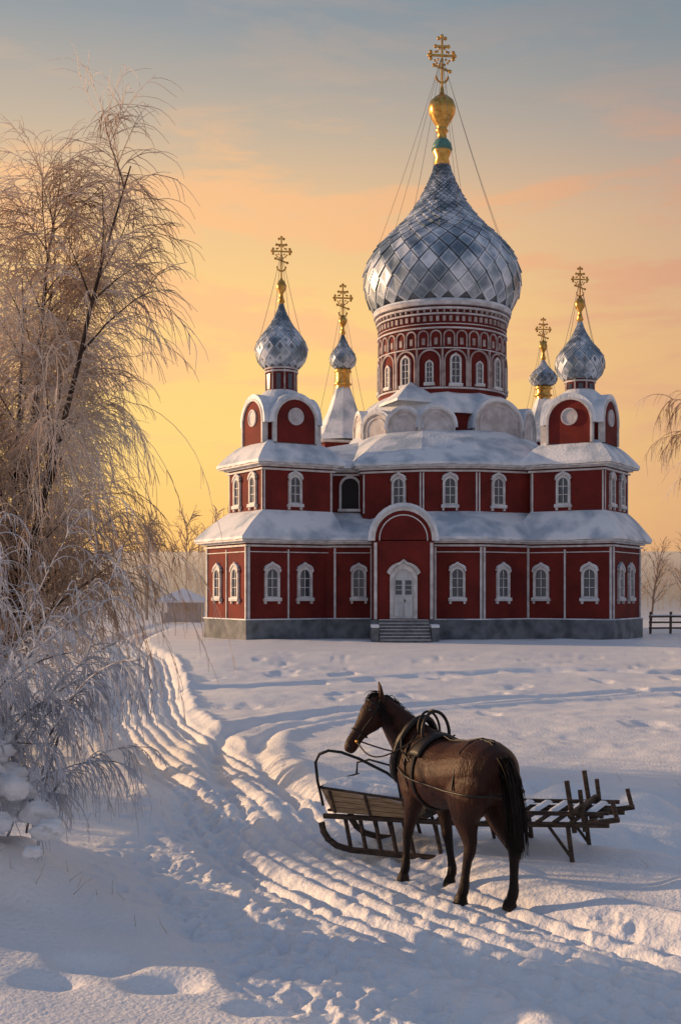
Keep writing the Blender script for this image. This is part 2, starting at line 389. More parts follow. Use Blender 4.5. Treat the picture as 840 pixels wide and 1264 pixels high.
for i in range(7):
    z=1.1-i*.165
    fbox('entrance_steps',M_stepm,fr,-1.35,1.35,-.3,z,.12+i*.30,.12+(i+1)*.30)
    fbox('step_snow',M_roofsnow,fr,-1.3,1.3,z,z+.035,.14+i*.30,.12+i*.30+.17)
for s in(-1,1):
    fbox('step_cheek',M_stone,fr,s*1.55-.18,s*1.55+.18,-.4,.75,.12,1.9); fbox('step_snow',M_roofsnow,fr,s*1.55-.2,s*1.55+.2,.75,.9,.12,1.95)
def pil(p0,p1,t,z0,z1,w=.12,pr=.07): fbox('pilasters',M_white,onwall(p0,p1,t),-w/2,w/2,z0,z1,0,pr)
lw=[(LT[3],LT[0],[.3,.74]),(LT[0],LT[1],[.28,.66]),((-.4,68.45),(1.8,68.45),[.64]),((5.0,66.62),(7.64,66.62),[.485]),
    ((7.64,66.62),(10.4,68.4),[.42]),(RT[0],RT[1],[.2,.75]),(RT[1],RT[2],[.25,.62]),
    (RT[2],RT[3],[.4]),(LT[2],LT[3],[.5]),((16,71),(16.6,90),[.2,.35,.5,.65,.8]),((-5,90),(-4,68.45),[.2,.35,.5,.65])]
for p0,p1,ts in lw:
    p0=np.array(p0);p1=np.array(p1); Lw=np.linalg.norm(p1-p0)
    for t in ts: window(onwall(p0,p1,t),2.2,.90 if Lw>2.7 else .84,1.75,2)
    for t in [.09/Lw,1-.09/Lw]: pil(p0,p1,t,1.14,5.0)
    fbox('pilasters',M_white,onwall(p0,p1,.5),-Lw/2+.01,Lw/2-.01,4.72,4.77,0,.05)
pil(LT[0],LT[1],.47,1.14,4.9,.08); pil(RT[0],RT[1],.47,1.14,4.9,.09); pil(LT[3],LT[0],.52,1.14,4.9,.07)
for s in(.04,.96): pil(PO[0],PO[1],s,1.14,5.2,.16,.09)
uw=[(LTu[3],LTu[0],[.27,.74]),(LTu[0],LTu[1],[.45]),(LTu[1],LTu[2],[.5]),(RTu[0],RTu[1],[.45]),(RTu[1],RTu[2],[.28,.7]),(RTu[3],RTu[0],[.5]),
    (CU[0],CU[1],[.62]),(CU[1],CU[2],[.5]),(CU[2],CU[3],[.36]),(CU[3],CU[4],[.4])]
for p0,p1,ts in uw:
    p0=np.array(p0);p1=np.array(p1); Lw=np.linalg.norm(p1-p0)
    for t in ts: window(onwall(p0,p1,t),7.35,.82,1.65,2)
    for t in(.08/Lw,1-.08/Lw): pil(p0,p1,t,7.0,9.2,.08,.04)
rf=Fr(.55,70.6,-math.pi/2)
ring('window_frames',M_white,rf,archpts(1.25,1.9,12,.1),archpts(.98,1.75,12),7.3,0,.14); plate('balcony_opening',M_dark,rf,archpts(.98,1.75,12),7.3,.02)
fbox('window_frames',M_white,rf,-.7,.7,7.15,7.3,0,.3)
tileV=[];tileF=[];tileC=[]
def onion(prof,cx,cy,n,rowscale=1.0,lift=.05):
    pr=np.array(prof,float); s=np.concatenate([[0],np.cumsum(np.hypot(np.diff(pr[:,0]),np.diff(pr[:,1])))])
    ss=np.linspace(0,s[-1],200); rr=np.interp(ss,s,pr[:,0]); zz=np.interp(ss,s,pr[:,1])
    k=np.ones(13)/13
    rp=np.convolve(np.pad(rr,6,'edge'),k,'valid'); zp=np.convolve(np.pad(zz,6,'edge'),k,'valid'); rr=rp;zz=zp;zz[0]=pr[0,1];zz[-1]=pr[-1,1]
    revolve('dome_shell',M_stone,[(r-.02,z) for r,z in zip(rr[::4],zz[::4])]+[(0.01,zz[-1])],cx,cy,48)
    pos=[0.]
    while pos[-1]<s[-1]:
        r=np.interp(pos[-1],ss,rr); pos.append(pos[-1]+max(.58*rowscale*2*math.pi*r/n,.10))
    def P(i,j):
        u=min(pos[i],s[-1]) if i<len(pos) else s[-1]; r=float(np.interp(u,ss,rr)); z=float(np.interp(u,ss,zz)); a=2*math.pi*(j+.5*(i%2))/n
        return np.array([cx+r*math.cos(a),cy+r*math.sin(a),z])
    def nrm(i,j):
        u=min(pos[min(i,len(pos)-1)],s[-1]-.01); r0=float(np.interp(u-.05,ss,rr));r1=float(np.interp(u+.05,ss,rr));z0=float(np.interp(u-.05,ss,zz));z1=float(np.interp(u+.05,ss,zz))
        a=2*math.pi*(j+.5*(i%2))/n; t=np.array([z1-z0,-(r1-r0)]); t/=np.linalg.norm(t)+1e-6
        return np.array([t[0]*math.cos(a),t[0]*math.sin(a),t[1]])
    for i in range(len(pos)-2):
        for j in range(n):
            o=i%2
            bt=P(i,j);tp=P(i+2,j);lf=P(i+1,j-1+o);rt=P(i+1,j+o)
            c=(bt+tp+lf+rt)/4; nv=nrm(i,j)
            q=[c+(p-c)*.95 for p in(bt,rt,tp,lf)]
            tl=random.uniform(.7,1.3)
            top=[q[0]+nv*lift*1.7*tl,q[1]+nv*lift*.9*tl,q[2]+nv*lift*.25,q[3]+nv*lift*.9*tl]
            inn=[c+(p-c)*.74+nv*lift*.45 for p in top]
            b0=len(tileV); tileV.extend([tuple(x) for x in q+top+inn])
            col=random.random()
            fs=[(0,1,5,4),(1,2,6,5),(2,3,7,6),(3,0,4,7),(4,5,9,8),(5,6,10,9),(6,7,11,10),(7,4,8,11),(8,9,10,11)]
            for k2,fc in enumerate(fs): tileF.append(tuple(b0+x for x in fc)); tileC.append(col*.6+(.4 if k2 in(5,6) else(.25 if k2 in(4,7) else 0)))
def beads(part,mat,pts,r):
    for (x,y,z) in pts:
        V=[];Fc=[];n=10;m=6
        for k in range(m+1):
            th=math.pi*k/m
            for i in range(n): V.append((x+r*math.sin(th)*math.cos(2*math.pi*i/n),y+r*math.sin(th)*math.sin(2*math.pi*i/n),z+r*math.cos(th)))
        for k in range(m):
            for i in range(n): Fc.append((k*n+i,(k+1)*n+i,(k+1)*n+(i+1)%n,k*n+(i+1)%n))
        A.add(part,mat,V,Fc,True)
def cross(x,y,z,h):
    t=h*.017; fr=Fr(x,y,-math.pi/2+.12)
    g=('crosses',M_gold)
    fbox(*g,fr,-t,t,z,z+h,-t,t)
    w=h*.23
    fbox(*g,fr,-w,w,z+h*.66-t,z+h*.66+t,-t*1.2,t*1.2)
    fbox(*g,fr,-w*.5,w*.5,z+h*.82-t,z+h*.82+t,-t*1.2,t*1.2)
    v=[fr(a,zz,d) for d in(-t,t) for a,zz in((-w*.6,z+h*.42+h*.05),(w*.6,z+h*.42-h*.05),(w*.6,z+h*.42-h*.05+2*t),(-w*.6,z+h*.42+h*.05+2*t))]
    A.add('crosses',M_gold,v,[(0,1,2,3),(7,6,5,4),(0,4,5,1),(1,5,6,2),(2,6,7,3),(3,7,4,0)])
    bd=h*.034
    pts=[fr(s*w,z+h*.66,0) for s in(-1,1)]+[fr(s*(w-.06*h*.5),z+h*.66+o,0) for s in(-1,1) for o in(-bd*1.7,bd*1.7)]
    pts+=[fr(s*w*.5,z+h*.82,0) for s in(-1,1)]+[fr(0,z+h,0),fr(-bd*1.7,z+h*.96,0),fr(bd*1.7,z+h*.96,0)]
    pts+=[fr(s*w*.62,z+h*.42-s*h*.05+t,0) for s in(-1,1)]
    beads('crosses',M_gold,pts,bd)
    pts=[fr(s*w*q2,z+h*(.66+q),0) for s in(-1,1) for q2,q in((.55,-.09),(.42,-.13),(.3,-.07),(.35,.07),(.5,.06),(.2,-.16),(.2,.12))]
    pts+=[fr(w*.45*math.sin(a),z+h*.22-w*.45*math.cos(a)+w*.3,0) for a in np.linspace(-1.5,1.5,9)]
    beads('crosses',M_gold,pts,bd*.66)
wires=[]
def guy(x,y,z,rb,zb,n=4,a0=.4):
    for i in range(n):
        a=a0+2*math.pi*i/n
        p=np.array([x,y,z]);q=np.array([x+rb*math.cos(a),y+rb*math.sin(a),zb])
        tt=np.linspace(0,1,8)[:,None]; pl=p*(1-tt)+q*tt; pl[:,2]-=.12*np.sin(np.pi*tt[:,0])*abs(z-zb)*.25
        wires.append(pl)
CX,CY=6.39,78
revolve('drum_wall',M_red,[(3.95,11.5),(3.95,20.0)],CX,CY,64)
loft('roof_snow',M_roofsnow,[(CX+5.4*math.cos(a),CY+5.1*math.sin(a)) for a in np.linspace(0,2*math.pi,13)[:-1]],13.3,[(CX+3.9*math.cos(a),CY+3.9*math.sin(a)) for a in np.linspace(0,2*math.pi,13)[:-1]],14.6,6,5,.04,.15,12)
prism('walls',M_red,[(CX+4.95*math.cos(a),CY+4.7*math.sin(a)) for a in np.linspace(0,2*math.pi,17)[:-1]],10.5,13.2)
for z,r,h in((14.75,4.06,.10),(17.15,4.03,.07),(18.35,4.08,.09),(18.62,4.03,.05),(19.2,4.12,.09),(19.5,4.2,.12),(19.75,4.3,.2)):
    revolve('drum_bands',M_offw,[(3.9,z),(r,z),(r,z+h),(3.9,z+h)],CX,CY,64,False)
revolve('roof_snow',M_roofsnow,[(4.3,19.95),(4.36,20.0),(4.3,20.12),(3.9,20.2)],CX,CY,64)
for i in range(16):
    a=math.radians(-90+7+i*22.5); fr=Fr(CX+3.94*math.cos(a),CY+3.94*math.sin(a),a)
    window(fr,14.98 if i%2==0 else 15.05,.70 if i%2==0 else .5,1.85 if i%2==0 else 1.4,3,False,.0)
    O=archpts(1.42,2.25,14); I=archpts(1.26,2.15,14); ring('drum_arcade',M_arc,fr,O,I,14.88,-.02,.10)
    O=archpts(.7,1.0,10); I=archpts(.56,.91,10)
    for s in(-.38,.38):
        b=a+s/3.94; f2=Fr(CX+3.94*math.cos(b),CY+3.94*math.sin(b),b); ring('drum_arcade',M_arc,f2,O,I,17.28,-.02,.08)
        fbox('drum_arcade',M_arc,f2,-.1,.1,17.4,17.8,0,.05)
    b=a+math.pi/16
    f3=Fr(CX+3.94*math.cos(b),CY+3.94*math.sin(b),b); fbox('drum_arcade',M_arc,f3,-.06,.06,14.88,17.15,-.02,.12)
for i in range(64):
    a=2*math.pi*(i+.5)/64; fr=Fr(CX+3.95*math.cos(a),CY+3.95*math.sin(a),a)
    fbox('drum_dentils',M_arc,fr,-.09,.09,18.8,19.1,-.03,.10); fbox('drum_dentils',M_arc,fr,-.05,.05,19.32,19.5,-.03,.2)
prof=[(80,390),(89,378),(94,366),(96,352),(95,338),(89,322),(79,308),(66,295),(52,282),(40,268),(30,254),(22,240),(15,226),(10,214),(7,203)]
MP=[(r/19.56,2.7+(728-v)/19.56) for r,v in prof]
MP[0]=(4.05,20.05)
onion(MP,CX,CY,26,1.0,.08)
revolve('finial',M_gold,[(.3,29.3),(.5,29.5),(.42,29.9),(.58,30.25),(.5,30.7),(.3,31.1),(.28,31.5),(.42,31.6),(.3,31.75),(.38,31.95),(.6,32.25),(.82,32.7),(.86,33.1),(.72,33.5),(.45,33.75),(.15,33.95),(.1,34.4)],CX,CY,24)
revolve('finial_collar',noise_mat('green_patina',(.05,.16,.14),(.1,.24,.2),3,.5),[(.3,30.3),(.66,30.42),(.6,30.75),(.4,31.05)],CX,CY,24)
cross(CX,CY,34.0,3.6); guy(CX,CY,36.4,4.7,22.6,8,.2)
def small(cx,cy,zb,rd,z1,prf,zt,hc,n=14,drum=M_red,gold=False):
    revolve('small_drum' if drum is M_red else 'gilded_drum',drum,[(rd,zb),(rd,z1)],cx,cy,24,drum is M_gold)
    if drum is M_red:
        for k in range(8):
            a=2*math.pi*k/8+.25; fr=Fr(cx+rd*.985*math.cos(a),cy+rd*.985*math.sin(a),a)
            fbox('drum_arcade',M_arc,fr,-.05,.05,zb+.1,z1-.1,-.02,.07)
            a+=math.pi/8; fr=Fr(cx+rd*.985*math.cos(a),cy+rd*.985*math.sin(a),a)
            fbox('window_glass',M_glass,fr,-.13,.13,zb+.35,z1-.35,-.02,.03)
        for z in(zb+.15,z1-.25,z1-.08): revolve('drum_bands',M_offw,[(rd-.02,z),(rd+.09,z),(rd+.09,z+.09),(rd-.02,z+.09)],cx,cy,24,False)
    onion(prf,cx,cy,n,1.0,.03)
    z=prf[-1][1]
    revolve('finial',M_gold,[(.1,z-.1),(.2,z+.05),(.12,z+.3),(.1,z+.5),(.26,z+.75),(.3,z+.95),(.18,z+1.2),(.06,z+1.35),(.05,zt+.1)],cx,cy,16)
    cross(cx,cy,zt,hc)
def sprof(r,z0,z1,rb):
    return [(rb,z0),(r*.88,z0+.10*(z1-z0)),(r,z0+.25*(z1-z0)),(r*.96,z0+.36*(z1-z0)),(r*.74,z0+.50*(z1-z0)),(r*.45,z0+.64*(z1-z0)),(r*.25,z0+.78*(z1-z0)),(r*.12,z0+.9*(z1-z0)),(r*.05,z1)]
def tower_top(cx,cy,ang):
    for q in range(4):
        a=math.radians(ang-90+q*90)
        gable(Fr(cx+1.75*math.cos(a),cy+1.75*math.sin(a),a),1.2,12.0,1.2,1.8,'walls')
    revolve('roof_snow',M_roofsnow,[(1.75,12.6),(1.7,13.0),(1.4,13.45),(1.05,13.75),(.8,13.95)],cx,cy,28)
    prism('walls',M_red,square(cx,cy,2.7,ang),10.6,12.4)
tower_top(-3.35,69.85,30); tower_top(13.5,69.85,-30)
small(-3.33,69.85,13.6,.86,15.15,sprof(1.5,15.15,18.9,.92),20.25,2.35)
small(13.5,69.85,13.1,.80,14.6,sprof(1.42,14.5,17.9,.86),18.9,2.0)
for cx,cy,z0,zc,zg,zd,zt,hc,r in((.17,88,13.2,17.1,18.4,20.9,21.6,2.8,.95),(14.4,88,13.0,16.3,17.2,19.1,19.7,2.3,1.02)):
    prism('walls',M_red,square(cx,cy,4.2,20),6,12.9)
    prism('eave_fascia',M_white,square(cx,cy,4.9,20),12.9,13.05)
    revolve('tent_roof',M_roofsnow,[(2.5,z0),(1.9,z0+.5),(1.1,z0+(zc-z0)*.55),(.5,zc)],cx,cy,8,False)
    small(cx,cy,zc-.1,.5,zg,sprof(r,zg,zd,.5),zt,hc,12,M_gold)
    revolve('finial',M_gold,[(.5,zc+.1),(.66,zc+.2),(.5,zc+.35),(.5,zg-.3),(.64,zg-.2),(.5,zg)],cx,cy,20)
for x,y,an,r,fm in((2.15,74.6,-128,.92,M_offw),(3.75,73.2,-110,.95,M_offw),(5.65,72.75,-93,.98,M_offw),(9.35,73.5,-70,1.45,M_offw),(11.6,76.2,-25,1.2,M_offw),(11.8,79.5,10,1.2,M_offw),(1.1,77.2,-170,1.2,M_offw),(1.4,80.3,160,1.2,M_offw)):
    gable(Fr(x,y,math.radians(an)),r,12.35,1.0,1.5,'kokoshniks',False,.11,.15,fm)
loft('roof_snow',M_roofsnow,square(4.2,74.6,2.9,20),14.0,square(4.2,74.6,.1,20),15.2,5,4,.03,0,15)
guy(-3.33,69.85,21.8,1.45,16.4,4,.5); guy(13.5,69.85,20.3,1.35,15.6,4,.5); guy(.17,88,23.6,2.0,14.5,4,.5); guy(14.4,88,21.3,1.8,14.2,4,.5)
A.build(church)
me=D.meshes.new('dome_scales'); me.from_pydata(tileV,[],tileF); me.materials.append(M_tile)
at=me.attributes.new('tile','FLOAT','FACE'); at.data.foreach_set('value',tileC)
o=D.objects.new('dome_scales',me); scene.collection.objects.link(o); o.parent=church
W=np.array(wires); v,f=tubes(W,np.full(W.shape[:2],.014),3); mkobj('guy_wires',v,f,M_wire,church)
for ch in church.children: ch.matrix_parent_inverse=church_inv

# ------------------------------------------------------------ horse
DX,DY=-.47,.883
hx,hy=1.04,11.42
horse=empty('horse',(hx,hy,0)); horse.rotation_euler=(0,0,math.atan2(DY,DX))
def h2w(x,y): return hx+x*DX-y*DY, hy+x*DY+y*DX
hv=[];hf=[]
def eloft(st,side=(0,1,0),n=18):
    side=np.array(side,float); P=np.array([s[0] for s in st],float); T=np.gradient(P,axis=0); T/=np.linalg.norm(T,axis=1,keepdims=True)
    o=len(hv)
    for (c,w,h),t in zip(st,T):
        s=side-side.dot(t)*t; s/=np.linalg.norm(s); u=np.cross(t,s)
        for i in range(n):
            a=2*math.pi*i/n; hv.append(tuple(np.array(c)+s*w*math.cos(a)+u*h*math.sin(a)))
    m=len(st)
    for k in range(m-1):
        for i in range(n): hf.append((o+k*n+i,o+k*n+(i+1)%n,o+(k+1)*n+(i+1)%n,o+(k+1)*n+i))
    hf.append(tuple(o+i for i in range(n))[::-1]); hf.append(tuple(o+(m-1)*n+i for i in range(n)))
eloft([((-.80,0,1.20),.07,.10),((-.76,0,1.21),.18,.18),((-.68,0,1.20),.255,.245),((-.55,0,1.19),.31,.29),((-.38,0,1.16),.32,.30),((-.15,0,1.11),.315,.295),((.08,0,1.08),.315,.32),((.28,0,1.09),.30,.345),((.45,0,1.12),.27,.35),((.60,0,1.14),.235,.31),((.73,0,1.15),.175,.23),((.80,0,1.15),.09,.13)],n=24)
NK=[((.40,0,1.16),.20,.30),((.56,.02,1.23),.19,.305),((.69,.06,1.36),.15,.26),((.79,.13,1.49),.118,.215),((.86,.20,1.61),.092,.165),((.90,.26,1.70),.070,.12),((.915,.285,1.74),.04,.06)]
eloft(NK,n=20)
hd=np.array([.10,.30,-.50]); hd/=np.linalg.norm(hd); p0=np.array([.885,.255,1.72]); hs=(-.90,.44,0)
def hp(d,o=0.):
    fwd=np.cross(np.array(hs),hd); fwd/=np.linalg.norm(fwd)
    if fwd[0]*.44+fwd[1]*.90<0: fwd=-fwd
    return p0+hd*d+fwd*o
eloft([(hp(-.045,.0),.035,.05),(hp(0,.01),.075,.095),(hp(.08,.0),.092,.13),(hp(.17,-.012),.092,.145),(hp(.25,.0),.078,.12),(hp(.34,.015),.060,.086),(hp(.43,.022),.052,.070),(hp(.50,.022),.057,.073),(hp(.56,.015),.052,.064),(hp(.60,.01),.03,.038)],hs,20)
for s in(-1,1):
    b=hp(-.01,.0)+np.array(hs)*s*.055
    tip=b+np.array([.02,.02,.18])+np.array(hs)*s*.04
    eloft([(b-np.array([0,0,.03]),.03,.03),(b+(tip-b)*.35,.038,.024),(b+(tip-b)*.7,.026,.016),(tip,.008,.007)],hs,10)
def leg(pts,sx): eloft([((x,y*sx,z),w*1.14,h*1.14) for x,y,z,w,h in pts])
def hind(sx,dx):
    leg([(-.50,.13,1.28,.10,.20),(-.50,.155,1.12,.14,.25),(-.47,.165,.98,.14,.245),(-.46,.165,.86,.115,.185),(-.52+dx*.3,.16,.74,.083,.128),(-.60+dx*.5,.155,.64,.060,.090),(-.665+dx*.7,.15,.555,.046,.070),(-.67+dx*.75,.15,.49,.043,.060),(-.655+dx*.85,.148,.40,.035,.044),(-.645+dx*.95,.146,.27,.032,.039),(-.64+dx,.145,.17,.038,.047),(-.625+dx,.145,.125,.042,.050),(-.60+dx,.145,.075,.038,.046),(-.585+dx,.145,.05,.049,.057),(-.575+dx,.145,-.02,.060,.072)],sx)
hind(1,.24); hind(-1,-.10)
def fore(sx,dx):
    leg([(.50,.10,1.20,.08,.17),(.49,.15,1.04,.10,.18),(.45,.16,.90,.09,.145),(.44,.16,.78,.075,.10),(.45+dx*.3,.158,.64,.056,.070),(.465+dx*.5,.155,.53,.046,.054),(.475+dx*.6,.153,.475,.047,.054),(.47+dx*.7,.152,.41,.037,.042),(.465+dx*.85,.15,.28,.030,.035),(.462+dx,.148,.17,.037,.042),(.47+dx,.148,.13,.039,.045),(.495+dx,.148,.075,.035,.040),(.505+dx,.148,.05,.047,.052),(.515+dx,.148,-.02,.058,.066)],sx)
fore(1,.14); fore(-1,-.22)
M_coat,nt,b=new_mat('bay_coat'); setc(b,(.06,.024,.012),.5,0,.22)
tc=nt.nodes.new('ShaderNodeTexCoord'); sp=nt.nodes.new('ShaderNodeSeparateXYZ'); nt.links.new(tc.outputs['Object'],sp.inputs[0])
cr=nt.nodes.new('ShaderNodeValToRGB'); e=cr.color_ramp.elements; e[0].position=.0; e[0].color=(.04,.022,.013,1); e[1].position=.9; e[1].color=(.040,.0115,.0045,1)
x=e.new(.06); x.color=(.011,.006,.004,1); x=e.new(.42); x.color=(.012,.005,.003,1); x=e.new(.6); x.color=(.025,.0085,.004,1)
n=nt.nodes.new('ShaderNodeTexNoise'); n.inputs['Scale'].default_value=4; mx=nt.nodes.new('ShaderNodeMath'); mx.operation='MULTIPLY_ADD'; mx.inputs[1].default_value=.4
nt.links.new(tc.outputs['Object'],n.inputs['Vector']); nt.links.new(n.outputs['Fac'],mx.inputs[0]); nt.links.new(sp.outputs['Z'],mx.inputs[2])
sb=nt.nodes.new('ShaderNodeMath'); sb.operation='SUBTRACT'; sb.inputs[1].default_value=.2; nt.links.new(mx.outputs[0],sb.inputs[0]); nt.links.new(sb.outputs[0],cr.inputs[0]); nt.links.new(cr.outputs[0],b.inputs['Base Color'])
n2=nt.nodes.new('ShaderNodeTexNoise'); n2.inputs['Scale'].default_value=70; n2.inputs['Detail'].default_value=4; mp=nt.nodes.new('ShaderNodeMapping'); mp.inputs['Scale'].default_value=(1,1,.25); nt.links.new(tc.outputs['Object'],mp.inputs[0]); nt.links.new(mp.outputs[0],n2.inputs['Vector'])
bp=nt.nodes.new('ShaderNodeBump'); bp.inputs['Distance'].default_value=.008; nt.links.new(n2.outputs['Fac'],bp.inputs['Height']); nt.links.new(bp.outputs[0],b.inputs['Normal'])
body=mkobj('body',hv,hf,M_coat,horse)
m=body.modifiers.new('r','REMESH'); m.mode='VOXEL'; m.voxel_size=.013; m.use_smooth_shade=True
m=body.modifiers.new('s','SMOOTH'); m.iterations=5; m.factor=.6
feet=[h2w(-.335,.145),h2w(-.675,-.145),h2w(.655,.148),h2w(.295,-.148)]
hz=float(np.mean([H(np.array([a]),np.array([b]))[0] for a,b in feet])); horse.location.z=hz-.01
def strands(S,D0,L0,K,droop,wig,r0,seed):
    P=grow(S,D0,L0,K,droop,wig,seed); return tubes(P,taper(len(S),K,np.full(len(S),r0),r0*.35),3)
g=np.random.default_rng(3)
N=620
S=np.stack([g.uniform(-.84,-.78,N),g.normal(0,.026,N),g.uniform(1.20,1.36,N)],1)
Dr=np.stack([g.uniform(-.8,-.3,N),g.normal(0,.10,N)-.1,g.uniform(-.1,.1,N)-.5],1); Dr/=np.linalg.norm(Dr,axis=1,keepdims=True)
v,f=strands(S,Dr,g.uniform(.5,.76,N),10,3.6,.03,.0065,1); tl=mkobj('tail',v,f,M_hair,horse)
crest=np.array([(c[0]-h*.72*.62,c[1]*.9,c[2]+h*.72*.72) for c,w,h in NK[1:6]])
N=800; tt=g.uniform(0,len(crest)-1.001,N); i=tt.astype(int); fr_=(tt-i)[:,None]; S=crest[i]*(1-fr_)+crest[i+1]*fr_; S+=g.normal(0,.010,S.shape)
Dr=np.stack([g.normal(0,.25,N)-.1,g.choice([-1,1],N,p=[.35,.65])*g.uniform(.5,1.,N),g.uniform(.1,.6,N)],1); Dr/=np.linalg.norm(Dr,axis=1,keepdims=True)
v,f=strands(S,Dr,g.uniform(.12,.24,N),6,3.2,.08,.005,2); mkobj('mane',v,f,M_hair,horse)
N=90; S=np.repeat(hp(-.03,.04)[None],N,0)+g.normal(0,.02,(N,3)); fw=hp(0,1)-hp(0,0); Dr=np.repeat(fw[None],N,0)+g.normal(0,.3,(N,3)); Dr/=np.linalg.norm(Dr,axis=1,keepdims=True)
v,f=strands(S,Dr,g.uniform(.12,.2,N),6,2.6,.06,.0045,5); mkobj('forelock',v,f,M_hair,horse)
M_eye,_,b=new_mat('eye'); setc(b,(.01,.006,.004),.05,0,.8)
def ball(name,c,r,mat,par,sc=(1,1,1)):
    V=[];Fc=[];n=14;m=8
    for k in range(m+1):
        th=math.pi*k/m
        for i in range(n): V.append((c[0]+sc[0]*r*math.sin(th)*math.cos(2*math.pi*i/n),c[1]+sc[1]*r*math.sin(th)*math.sin(2*math.pi*i/n),c[2]+sc[2]*r*math.cos(th)))
    for k in range(m):
        for i in range(n): Fc.append((k*n+i,(k+1)*n+i,(k+1)*n+(i+1)%n,k*n+(i+1)%n))
    return mkobj(name,V,Fc,mat,par,True)
for s in(-1,1):
    ball('eye',hp(.13,.05)+np.array(hs)*s*.078,.02,M_eye,horse); ball('nostril',hp(.54,.035)+np.array(hs)*s*.046,.013,M_dark,horse,(1,1,1.4))
hz_parts=[]
def strap(pts,r=.014,closed=False,sides=8):
    pts=np.array(pts,float)
    if closed: pts=np.concatenate([pts,pts[:2]])
    hz_parts.append(tubes(pts[None],np.full((1,len(pts)),r),sides))
def girth(x,zc,w,h,lean=0,r=.014,n=36):
    strap([(x+lean*math.sin(a),w*math.cos(a),zc+h*math.sin(a)) for a in np.linspace(0,2*math.pi,n+1)[:-1]],r,True)
girth(.22,1.09,.312,.352,.0,.014); girth(.25,1.09,.309,.354,.02,.010); girth(.40,1.11,.285,.358,.04,.009)
for k,(off,r) in enumerate(((0,.034),(.045,.020))):
    strap([(.61+off+.0-.13*math.sin(a),.0+(.225-.03*math.sin(a))*math.cos(a)+.03,1.24+.335*math.sin(a)) for a in np.linspace(0,2*math.pi,41)[:-1]],r,True,10)
strap([(.30+.02*math.sin(a),.15*math.cos(a),1.44+.21*math.sin(a)) for a in np.linspace(-.1,math.pi+.1,18)],.016)
strap([(.42+.02*math.sin(a),.12*math.cos(a),1.46+.18*math.sin(a)) for a in np.linspace(-.1,math.pi+.1,18)],.012)
strap([(.30,0,1.65),(.36,0,1.66),(.42,0,1.64)],.012)
pts=[]
for a in np.linspace(-math.pi/2,math.pi/2,22): pts.append((-.58-.255*math.cos(a),.322*math.sin(a),1.02))
strap([(.22,-.32,1.04),(-.1,-.328,1.03),(-.35,-.335,1.02)]+pts+[(-.35,.335,1.02),(-.1,.328,1.03),(.22,.32,1.04)],.010)
for s in(-1,1):
    strap([(.60,s*.235,1.1),(.4,s*.295,1.06),(.22,s*.32,1.04)],.014)
    strap([(.28,s*.31,1.2),(.45,s*.29,1.3),(.56,s*.22,1.42)],.010)
    strap([(-.45,0,1.475),(-.46,s*.13,1.45),(-.47,s*.24,1.37),(-.48,s*.305,1.22),(-.48,s*.333,1.04)],.008)
    strap([(.22,0,1.45),(0,s*.03,1.415),(-.2,s*.03,1.425),(-.45,s*.02,1.475),(-.62,s*.02,1.46),(-.76,s*.02,1.37)],.008)
    m0=hp(.46,.0)+np.array(hs)*s*.06; e0=np.array([.28,s*.2,1.42]); tt=np.linspace(0,1,14)[:,None]
    pl=m0*(1-tt)+e0*tt; pl[:,2]-=.16*np.sin(np.pi*tt[:,0]); pl[:,1]+=s*.10*np.sin(np.pi*tt[:,0]); strap(pl,.008)
def hring(d,w,h,r=.010,o=0):
    u=hp(0,1)-hp(0,0); strap([hp(d,o)+np.array(hs)*w*math.cos(a)+u*h*math.sin(a) for a in np.linspace(0,2*math.pi,25)[:-1]],r,True)
hring(.38,.060,.085,.009,.015); hring(.06,.091,.122,.009)
for s in(-1,1): strap([hp(.0,.02)+np.array(hs)*s*.080,hp(.1,.0)+np.array(hs)*s*.096,hp(.2,.0)+np.array(hs)*s*.093,hp(.3,.01)+np.array(hs)*s*.072,hp(.46,.0)+np.array(hs)*s*.060],.008); ball('bit_ring',hp(.46,.0)+np.array(hs)*s*.064,.018,M_gold,horse,(1,1,1.2))
v,f=join(hz_parts); mkobj('harness',v,f,M_leather,horse,True)
pv=[];pf_=[]
na,nx=16,5
for j in range(nx):
    for i in range(na):
        a=math.radians(28+124*i/(na-1)); x=.15+.2*j/(nx-1); pv.append((x,(.318)*math.cos(a),1.09+(.362-.01*abs(j-2))*math.sin(a)))
for j in range(nx-1):
    for i in range(na-1): pf_.append((j*na+i,j*na+i+1,(j+1)*na+i+1,(j+1)*na+i))
sad=mkobj('saddle_pad',pv,pf_,M_leather,horse,True); sm=sad.modifiers.new('t','SOLIDIFY'); sm.thickness=.02; sm.offset=0

